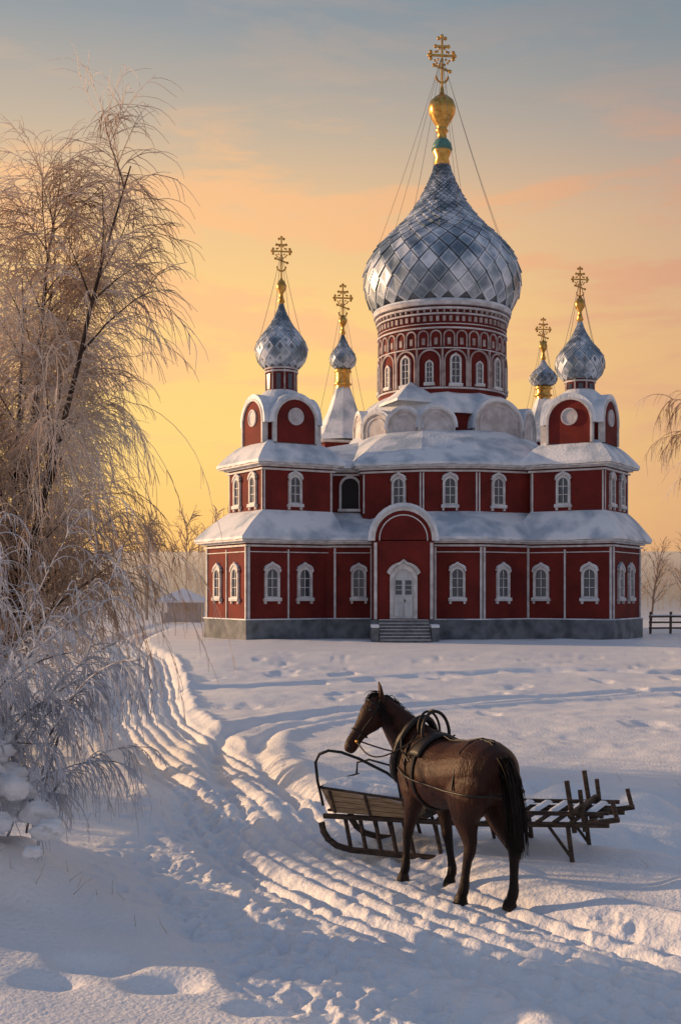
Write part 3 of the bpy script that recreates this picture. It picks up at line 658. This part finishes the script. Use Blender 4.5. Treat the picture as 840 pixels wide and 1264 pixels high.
# ------------------------------------------------------------ sleigh
Lx,Ly=.04,12.95
ev=np.array([.915,-.403])
sz=float(np.mean(H(np.array([Lx,Lx+.9*ev[0],Lx+1.6*ev[0]]),np.array([Ly,Ly+.9*ev[1],Ly+1.6*ev[1]]))))-.02
sleigh=empty('sleigh',(Lx,Ly,sz)); sleigh.rotation_euler=(0,0,math.atan2(ev[1],ev[0]))
S_=Acc()
def beam(part,mat,p,q,w,h):
    p=Vector(p);q=Vector(q); t=(q-p).normalized(); s=t.cross(Vector((0,0,1)))
    if s.length<.05: s=Vector((1,0,0))
    s.normalize(); u=s.cross(t).normalized()
    bv=min(w,h)*.18
    prof=[(-w/2+bv,-h/2),(w/2-bv,-h/2),(w/2,-h/2+bv),(w/2,h/2-bv),(w/2-bv,h/2),(-w/2+bv,h/2),(-w/2,h/2-bv),(-w/2,-h/2+bv)]
    v=[tuple(o+s*a+u*b_) for o in(p,q) for a,b_ in prof]
    f=[(i,(i+1)%8,8+(i+1)%8,8+i) for i in range(8)]+[tuple(range(8))[::-1],tuple(range(8,16))]
    S_.add(part,mat,v,f)
def stube(part,mat,pts,r,sides=8):
    v,f=tubes(np.array(pts,float)[None],np.full((1,len(pts)),r),sides); S_.add(part,mat,v.tolist(),f.tolist(),True)
for b_ in(.04,.80):
    rp=[(-.28,b_,.30),(-.27,b_,.22),(-.22,b_,.14),(-.12,b_,.07),(.05,b_,.035),(.6,b_,.03),(1.2,b_,.03),(1.75,b_,.04)]
    for p,q in zip(rp[:-1],rp[1:]): beam('runner',M_wood_dark,p,(q[0]+.01,q[1],q[2]),.05,.06)
    for a in(.0,.17,.34,.51,.70,1.0,1.35):
        beam('stanchion',M_wood_dark,(a+.06,b_,.04),(a-.02,b_+(.03 if b_<.5 else -.03),.36),.04,.035)
    beam('bed_rail',M_wood_dark,(-.25,b_,.37),(1.4,b_,.41),.06,.05)
    beam('bed_rail',M_wood_dark,(1.38,b_,.41),(2.75,b_,.50),.055,.05)
    beam('upper_rail',M_wood_dark,(.9,b_+.02,.5),(2.7,b_,.60),.04,.04)
    for a,zz in((1.75,.45),(2.35,.48)):
        beam('leg',M_wood_dark,(a,b_,zz),(a+.07,b_,-.08),.045,.04); beam('leg_brace',M_wood_dark,(a-.2,b_,zz-.02),(a+.05,b_,.14),.028,.028)
    beam('end_post',M_wood_dark,(2.42,b_,.40),(2.34,b_,.90),.045,.045)
    beam('end_post',M_wood_dark,(2.52,b_,.42),(2.47,b_,.82),.04,.04)
    beam('end_horn',M_wood_dark,(2.55,b_,.50),(2.85,b_,.56),.05,.05); beam('end_horn',M_wood_dark,(2.83,b_,.55),(2.78,b_,.74),.04,.04)
for a in np.arange(-.15,2.7,.17):
    zz=.405+max(0,a-1.38)*.066; beam('slat',M_wood_dark,(a,.0,zz+.035),(a,.84,zz+.035),.09 if a<1 else .05,.022)
for b_ in(.25,.45,.62): beam('long_pole',M_wood_dark,(.8,b_,.47),(2.7,b_+.02,.57),.035,.035)
beam('end_bar',M_wood_dark,(2.44,-.05,.62),(2.44,.9,.62),.05,.05)
def panel(p00,p10,p11,p01,n,th,nrm_,mat=M_wood_tan,part='seat_box'):
    p00,p10,p11,p01=[np.array(p,float) for p in(p00,p10,p11,p01)]; nn=np.array(nrm_,float)*th
    for k in range(n):
        a,b2=(k+.04)/n,(k+.96)/n
        q=[p00*(1-a)+p01*a,p10*(1-a)+p11*a,p10*(1-b2)+p11*b2,p00*(1-b2)+p01*b2]
        v=q+[x+nn for x in q]; S_.add(part,mat,v,[(3,2,1,0),(4,5,6,7),(0,1,5,4),(1,2,6,5),(2,3,7,6),(3,0,4,7)])
panel((-.12,.02,.42),(.78,.02,.42),(.82,-.06,.60),(-.22,-.06,.68),4,.025,(0,-1,0))
panel((.78,.82,.42),(-.12,.82,.42),(-.22,.90,.68),(.82,.90,.60),4,.025,(0,1,0))
panel((-.12,.82,.42),(-.12,.02,.42),(-.22,-.06,.68),(-.22,.90,.68),4,.025,(-1,0,0))
panel((.78,.02,.42),(.78,.82,.42),(.82,.90,.60),(.82,-.06,.60),3,.025,(1,0,0))
stube('box_rim',M_wood_dark,[(.84,-.07,.61),(.3,-.08,.65),(-.24,-.08,.69),(-.25,.42,.70),(-.24,.92,.69),(.3,.92,.65),(.84,.92,.61)],.014)
for a in(-.1,.3,.72): beam('box_batten',M_wood_dark,(a,-.01,.42),(a-.03,-.095,.66-.06*(a+.1)),.03,.02)
stube('hand_rail',M_iron,[(-.20,-.09,.50),(-.26,-.1,.75),(-.285,-.1,.95),(-.24,-.1,1.04),(-.14,-.09,1.08),(0,-.08,1.07),(.2,-.07,1.01),(.36,-.06,.94),(.5,-.05,.88),(.62,-.05,.80),(.66,-.06,.62)],.016)
stube('hand_rail',M_iron,[(-.20,.93,.50),(-.26,.94,.70),(-.25,.94,.82),(-.1,.93,.86),(.2,.93,.8),(.45,.93,.62)],.012)
nx,ny=26,22; V=[];Fc=[]
for i in range(nx):
    for j in range(ny):
        a=-.23+1.08*i/(nx-1); b2=-.085+1.0*j/(ny-1); ed=min(i,nx-1-i,j,ny-1-j)/4
        V.append((a,b2,.665+.10*min(1,ed)**.5-.08*(a+.1)+.05*(float(fbm(np.array(a*4),np.array(b2*4),3,2))-.45)*2))
for i in range(nx-1):
    for j in range(ny-1): Fc.append((i*ny+j,(i+1)*ny+j,(i+1)*ny+j+1,i*ny+j+1))
S_.add('snow_load',M_snow,V,Fc,True)
for k in range(9):
    a=1.0+k*.19; S_.add('slat_snow',M_snow,[(a,.1,.52+.01*k),(a+.09,.1,.52+.01*k),(a+.09,.7,.52+.01*k),(a,.7,.52+.01*k),(a+.02,.13,.545+.01*k),(a+.07,.13,.545+.01*k),(a+.07,.67,.545+.01*k),(a+.02,.67,.545+.01*k)],[(4,5,6,7),(0,1,5,4),(1,2,6,5),(2,3,7,6),(3,0,4,7)],True)
S_.build(sleigh)

# ------------------------------------------------------------ birch tree (left)
def Hs(x,y): return float(H(np.array([x]),np.array([y]))[0])
def weeping(name,x,y,stems,height,seed,c1=15,c2=13,c3=5,lean=(0,0),spread=.35,twr=.0055,mat=M_frost,dr=(.25,.9,1.3),bark=M_bark,low=5):
    g=np.random.default_rng(seed); z=Hs(x,y)-.1
    root=empty(name,(x,y,z))
    n=stems; S=np.stack([g.normal(0,.12,n),g.normal(0,.12,n),np.zeros(n)],1)
    ang=np.linspace(0,2*np.pi,n,endpoint=False)+g.uniform(0,1,n)
    sp=g.uniform(.1,1,n)*spread; Dr=np.stack([np.cos(ang)*sp+lean[0],np.sin(ang)*sp+lean[1],np.ones(n)],1); Dr/=np.linalg.norm(Dr,axis=1,keepdims=True)
    Ls=g.uniform(.75,1.02,n)*height; P0=grow(S,Dr,Ls,14,-.15,.05,seed)
    parts=[tubes(P0,taper(n,14,g.uniform(.08,.13,n)*height/10,.010),8)]
    S,d,t,ix=children(P0,c1,.12,.97,.75,seed+1,.2); L1=g.uniform(.13,.27,len(S))*height*(1.25-.75*t)
    P1=grow(S,d,L1,9,dr[0]+0,.06,seed+2); parts.append(tubes(P1,taper(len(S),9,.026*(1.2-t)+.006,.004),5))
    v,f=join(parts); mkobj('trunk_and_limbs',v,f,bark,root,True)
    S,d,t,ix=children(P1,c2,.1,1,.75,seed+3,0); L2=g.uniform(.05,.13,len(S))*height
    P2=grow(S,d,L2,7,dr[1],.07,seed+4); tw=[tubes(P2,taper(len(S),7,np.full(len(S),twr*1.4),twr*.8),3)]
    S,d,t,ix=children(P2,c3,.1,1,.65,seed+5,0); L3=g.uniform(.025,.075,len(S))*height
    P3=grow(S,d,L3,5,dr[2],.09,seed+6); tw.append(tubes(P3,taper(len(S),5,np.full(len(S),twr),twr*.5),3))
    if low:
        S,d,t,ix=children(P1,low,.5,1,.5,seed+7,0); k=S[:,2]<height*.62; S=S[k];d=d[k]
        P4=grow(S,d,g.uniform(.10,.34,len(S))*height,11,3.2,.05,seed+8); tw.append(tubes(P4,taper(len(S),11,np.full(len(S),twr*1.2),twr*.6),3))
        S,d,t,ix=children(P4,9,.1,1,.5,seed+9,0); P5=grow(S,d,g.uniform(.02,.05,len(S))*height,5,1.6,.08,seed+10); tw.append(tubes(P5,taper(len(S),5,np.full(len(S),twr),twr*.5),3))
    v,f=join(tw); mkobj('frosted_twigs',v,f,mat,root)
    return root
weeping('birch_tree',-5.6,20,8,9.6,11,21,15,8,lean=(.03,0),spread=.36,twr=.0060)
weeping('birch_tree',14.9,41,4,11,23,12,12,6,lean=(-.02,0),spread=.25,twr=.009,dr=(.6,1.8,2.2),low=3)
def bush(name,x,y,n,hgt,seed,mat,nclump=80):
    g=np.random.default_rng(seed); root=empty(name,(x,y,Hs(x,y)-.15))
    S=g.normal(0,.28,(n,3)); S[:,2]=0
    ang=g.uniform(0,2*np.pi,n); sp=g.uniform(.05,.5,n); Dr=np.stack([np.cos(ang)*sp,np.sin(ang)*sp,np.ones(n)],1); Dr/=np.linalg.norm(Dr,axis=1,keepdims=True)
    P0=grow(S,Dr,g.uniform(.55,1.25,n)*hgt,14,1.6,.05,seed)
    a=tubes(P0,taper(n,14,g.uniform(.008,.016,n),.004),5); mkobj('branches',a[0],a[1],M_barkf,root,True)
    S,d,t,ix=children(P0,24,.1,1,.6,seed+1); P1=grow(S,d,g.uniform(.12,.34,len(S))*hgt*.7,9,2.6,.06,seed+2)
    S,d,t,ix=children(P1,7,.1,1,.6,seed+3); P2=grow(S,d,g.uniform(.06,.22,len(S)),5,2.0,.08,seed+4)
    v,f=join([tubes(P1,taper(len(P1),9,np.full(len(P1),.0065),.003),3),tubes(P2,taper(len(P2),5,np.full(len(P2),.0048),.002),3)])
    mkobj('frosted_twigs',v,f,mat,root)
    V=[];Fc=[]
    for k in range(nclump):
        a=g.uniform(0,2*np.pi); r=abs(g.normal(0,.5)); h=max(.05,(1.0-r*.8))*g.uniform(.1,1)*hgt*.5
        c=np.array([r*math.cos(a),r*math.sin(a),h]); R=g.uniform(.07,.2); n_=16;m_=10; o=len(V)
        for q in range(m_+1):
            th=math.pi*q/m_
            for i in range(n_):
                ph=2*math.pi*i/n_; dv=np.array([math.sin(th)*math.cos(ph),math.sin(th)*math.sin(ph),math.cos(th)*.65])
                rr=R*(.45+1.2*float(fbm(np.array(dv[0]*2.5+k),np.array(dv[1]*2.5+dv[2]*2.5),3,k)))
                V.append(tuple(c+dv*rr))
        for q in range(m_):
            for i in range(n_): Fc.append((o+q*n_+i,o+(q+1)*n_+i,o+(q+1)*n_+(i+1)%n_,o+q*n_+(i+1)%n_))
    mkobj('snow_clumps',V,Fc,M_snow,root,True)
    return root
bush('frosted_willow_shrub',-3.15,10.3,52,2.25,31,M_frostw,90)
bush('frosted_willow_shrub',-4.9,15.6,44,3.5,41,M_frostw,70)

# ------------------------------------------------------------ dry grass
g=np.random.default_rng(77); PP=[]
for cx,cy,n,sp,h in((-2.15,10.3,12,.3,.2),(-4.6,25,14,.5,.5),(-3.6,22,10,.6,.4),(-2.9,15.5,26,.7,.25),(5.2,11.4,14,.7,.25),(3.2,17.5,12,1.0,.25),(-.6,28,10,1.2,.4),(2.9,11.0,10,.5,.15),(8,33,20,3,.5)):
    S=np.stack([cx+g.normal(0,sp,n),cy+g.normal(0,sp,n),np.zeros(n)],1); S[:,2]=H(S[:,0],S[:,1])-.02
    Dr=np.stack([g.normal(0,.4,n),g.normal(0,.4,n),np.ones(n)],1); Dr/=np.linalg.norm(Dr,axis=1,keepdims=True)
    PP.append(grow(S,Dr,g.uniform(.5,1.2,n)*h,6,.5,.12,int(cy*10)))
P=np.concatenate(PP); v,f=tubes(P,taper(len(P),6,np.full(len(P),.0028),.001),3); mkobj('dry_grass',v,f,M_grass)

# ------------------------------------------------------------ distant trees
g=np.random.default_rng(5); parts=[]
N=230; X0=g.uniform(-95,110,N); Y0=g.uniform(125,210,N); hh=np.where(X0<5,g.uniform(7,12.5,N),g.uniform(4,8,N))
S=np.stack([X0,Y0,np.zeros(N)],1); Dr=np.stack([g.normal(0,.05,N),g.normal(0,.05,N),np.ones(N)],1)
P0=grow(S,Dr,hh,8,0,.04,1); parts.append(tubes(P0,taper(N,8,hh*.014,.03),4))
S,d,t,ix=children(P0,14,.15,1,.6,2,.2); P1=grow(S,d,hh[ix]*.32*(1.15-.6*t),6,.2,.08,3); parts.append(tubes(P1,taper(len(S),6,np.full(len(S),.06),.025),3))
S,d,t,ix2=children(P1,8,.2,1,.7,4,.1); P2=grow(S,d,hh[ix[ix2]]*g.uniform(.06,.13,len(S)),4,.4,.1,5); parts.append(tubes(P2,taper(len(S),4,np.full(len(S),.035),.02),3))
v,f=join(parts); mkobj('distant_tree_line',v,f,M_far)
def bare(name,x,y,h,seed,mat):
    g=np.random.default_rng(seed); S=np.array([[0,0,0.]]); P0=grow(S,np.array([[.03,0,1.]]),np.array([h]),9,0,.04,seed)
    ps=[tubes(P0,taper(1,9,np.array([h*.017]),.02),6)]
    S,d,t,ix=children(P0,22,.2,1,.75,seed,.25); P1=grow(S,d,h*.4*(1.15-.7*t),7,0,.08,seed); ps.append(tubes(P1,taper(len(S),7,np.full(len(S),.035),.012),4))
    S,d,t,ix=children(P1,9,.2,1,.7,seed+1,.1); P2=grow(S,d,h*.12*g.uniform(.5,1,len(S)),5,.1,.1,seed); ps.append(tubes(P2,taper(len(S),5,np.full(len(S),.014),.008),3))
    r=empty(name,(x,y,-.1)); v,f=join(ps); mkobj('trunk_and_twigs',v,f,mat,r)
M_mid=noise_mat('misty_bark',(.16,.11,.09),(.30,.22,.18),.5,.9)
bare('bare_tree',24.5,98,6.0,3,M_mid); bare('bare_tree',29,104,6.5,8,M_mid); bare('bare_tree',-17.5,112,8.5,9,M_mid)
fence=empty('wooden_fence',(19,76,0)); S_=Acc()
for k in range(14):
    x=k*1.3; beam('post',M_fence,(x,.3*math.sin(k),-.2),(x+.03,.3*math.sin(k),1.35),.14,.14)
for z in(.35,.7,1.05):
    for k in range(13): beam('rail',M_fence,(k*1.3-.1,.3*math.sin(k)-.08,z+.03*math.sin(k*3)),(k*1.3+1.4,.3*math.sin(k+1)-.08,z+.03*math.sin(k*3+3)),.09,.11)
for k in range(13): beam('rail_snow',M_snow,(k*1.3,.3*math.sin(k)-.08,1.14),(k*1.3+1.25,.3*math.sin(k+1)-.08,1.14),.08,.06)
S_.build(fence)
M_pav=noise_mat('pale_planks',(.42,.36,.34),(.55,.48,.45),2,.8)
pav=empty('wooden_pavilion',(-13.2,104,0)); S_=Acc()
for a,b_ in((-1.5,-1.5),(1.5,-1.5),(1.5,1.5),(-1.5,1.5)): beam('post',M_pav,(a,b_,-.2),(a,b_,1.7),.16,.16)
S_.add('wall',M_pav,[(-1.4,1.4,0),(1.4,1.4,0),(1.4,1.4,1.7),(-1.4,1.4,1.7),(-1.4,-1.3,0),(-1.4,-1.3,.8),(1.4,-1.3,.8),(1.4,-1.3,0)],[(0,1,2,3),(4,5,6,7)])
S_.add('snowy_roof',M_snow,[(-2.1,-2.1,1.65),(2.1,-2.1,1.65),(2.1,2.1,1.65),(-2.1,2.1,1.65),(-2.1,-2.1,1.85),(2.1,-2.1,1.85),(2.1,2.1,1.85),(-2.1,2.1,1.85),(0,0,2.85)],[(0,1,5,4),(1,2,6,5),(2,3,7,6),(3,0,4,7),(4,5,8),(5,6,8),(6,7,8),(7,4,8),(3,2,1,0)])
S_.build(pav)
# low bank of frosty mist lying over the fields behind the church
mm=D.materials.new('mist_volume'); mm.use_nodes=True; nt=mm.node_tree
for n in list(nt.nodes):
    if n.type!='OUTPUT_MATERIAL': nt.nodes.remove(n)
vs=nt.nodes.new('ShaderNodeVolumeScatter'); vs.inputs['Color'].default_value=(1,.88,.74,1); vs.inputs['Density'].default_value=.013; vs.inputs['Anisotropy'].default_value=.45
nt.links.new(vs.outputs[0],[n for n in nt.nodes if n.type=='OUTPUT_MATERIAL'][0].inputs['Volume'])
x0,x1,y0,y1,z0,z1=-420,420,94,620,-1,11
mkobj('mist',[(x0,y0,z0),(x1,y0,z0),(x1,y1,z0),(x0,y1,z0),(x0,y0,z1*.5),(x1,y0,z1*.5),(x1,y1,z1*2),(x0,y1,z1*2)],[(3,2,1,0),(4,5,6,7),(0,1,5,4),(1,2,6,5),(2,3,7,6),(3,0,4,7)],mm)

# ------------------------------------------------------------ world, sun, camera
AZ=-69; EL=11.5
w=D.worlds.new('World'); scene.world=w; w.use_nodes=True; nt=w.node_tree; N=nt.nodes; LK=nt.links
for n in list(N): N.remove(n)
out=N.new('ShaderNodeOutputWorld'); bg=N.new('ShaderNodeBackground'); LK.new(bg.outputs[0],out.inputs[0]); bg.inputs[1].default_value=1
tc=N.new('ShaderNodeTexCoord'); sp=N.new('ShaderNodeSeparateXYZ'); LK.new(tc.outputs['Generated'],sp.inputs[0])
def ramp(els):
    r=N.new('ShaderNodeValToRGB'); e=r.color_ramp.elements; e[0].position=els[0][0]; e[0].color=(*els[0][1],1); e[1].position=els[-1][0]; e[1].color=(*els[-1][1],1)
    for p,c in els[1:-1]: q=e.new(p); q.color=(*c,1)
    return r
gold=ramp([(0,(.92,.46,.16)),(.05,(1.0,.55,.15)),(.12,(1.0,.64,.17)),(.22,(1.0,.62,.20)),(.29,(.86,.54,.25)),(.35,(.56,.44,.31)),(.42,(.30,.32,.33)),(.55,(.19,.25,.33)),(1,(.15,.21,.33))])
mute=ramp([(0,(.60,.32,.18)),(.08,(.68,.36,.17)),(.18,(.70,.38,.18)),(.28,(.58,.37,.24)),(.34,(.38,.32,.28)),(.42,(.18,.24,.28)),(.55,(.15,.21,.30)),(1,(.15,.21,.33))])
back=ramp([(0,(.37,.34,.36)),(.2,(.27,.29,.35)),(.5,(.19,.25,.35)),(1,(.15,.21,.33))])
for r in(gold,mute,back): LK.new(sp.outputs['Z'],r.inputs[0])
def dot(v):
    d=N.new('ShaderNodeVectorMath'); d.operation='DOT_PRODUCT'; d.inputs[1].default_value=v; LK.new(tc.outputs['Generated'],d.inputs[0]); return d
def mrange(src,a,b):
    m=N.new('ShaderNodeMapRange'); m.interpolation_type='SMOOTHSTEP'; m.inputs[1].default_value=a; m.inputs[2].default_value=b; LK.new(src,m.inputs[0]); return m
gd=dot((-.30,.94,.12)); m1=mrange(gd.outputs['Value'],.78,.985)
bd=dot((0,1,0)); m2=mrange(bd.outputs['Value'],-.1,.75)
def mix(f,a,b,mode='MIX'):
    m=N.new('ShaderNodeMix'); m.data_type='RGBA'; m.blend_type=mode
    if hasattr(f,'is_output'): LK.new(f,m.inputs[0])
    else: m.inputs[0].default_value=f
    for k,s in((6,a),(7,b)):
        if hasattr(s,'is_output'): LK.new(s,m.inputs[k])
        else: m.inputs[k].default_value=(*s,1)
    return m.outputs[2]
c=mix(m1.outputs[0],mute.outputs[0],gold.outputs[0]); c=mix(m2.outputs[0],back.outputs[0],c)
mp=N.new('ShaderNodeMapping'); mp.inputs['Scale'].default_value=(3.0,2.2,14); mp.inputs['Location'].default_value=(3.1,.2,.85); LK.new(tc.outputs['Generated'],mp.inputs[0])
nz=N.new('ShaderNodeTexNoise'); nz.inputs['Scale'].default_value=1.7; nz.inputs['Detail'].default_value=10; nz.inputs['Roughness'].default_value=.6; nz.inputs['Distortion'].default_value=.4; LK.new(mp.outputs[0],nz.inputs['Vector'])
cm=mrange(nz.outputs['Fac'],.47,.60); band=ramp([(0,(0,0,0)),(.1,(.35,.35,.35)),(.22,(1,1,1)),(.31,(.8,.8,.8)),(.37,(.12,.12,.12)),(.5,(.06,.06,.06))]); LK.new(sp.outputs['Z'],band.inputs[0])
fm=N.new('ShaderNodeMath'); fm.operation='MULTIPLY'; LK.new(cm.outputs[0],fm.inputs[0]); LK.new(band.outputs[0],fm.inputs[1])
fm2=N.new('ShaderNodeMath'); fm2.operation='MULTIPLY'; LK.new(fm.outputs[0],fm2.inputs[0]); fm2.inputs[1].default_value=.9
cc=mix(m1.outputs[0],(.62,.30,.18),(1.0,.53,.22)); c=mix(fm2.outputs[0],c,cc)
sky=N.new('ShaderNodeTexSky'); sky.sky_type='NISHITA'; sky.sun_disc=False; sky.sun_elevation=math.radians(EL); sky.sun_rotation=math.radians(AZ)
sc=mix(1.0,sky.outputs[0],(.014,.014,.014),'MULTIPLY')
c=mix(1.0,c,sc,'ADD')
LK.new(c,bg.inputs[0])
sun=D.lights.new('sun','SUN'); sun.energy=5; sun.angle=math.radians(.6); sun.color=(1,.62,.33)
so=D.objects.new('sun',sun); scene.collection.objects.link(so)
dv=Vector((math.sin(math.radians(AZ))*math.cos(math.radians(EL)),math.cos(math.radians(AZ))*math.cos(math.radians(EL)),math.sin(math.radians(EL))))
so.rotation_euler=dv.to_track_quat('Z','Y').to_euler()
cam=D.cameras.new('camera'); co=D.objects.new('camera',cam); scene.collection.objects.link(co); co.location=(0,0,2.7); co.rotation_euler=(math.radians(90),0,0)
cam.sensor_fit='VERTICAL'; cam.sensor_height=36; cam.lens=43.5; cam.shift_y=.076; cam.clip_end=9000; cam.clip_start=.1
scene.camera=co
scene.view_settings.view_transform='Standard'; scene.view_settings.look='None'; scene.view_settings.exposure=0
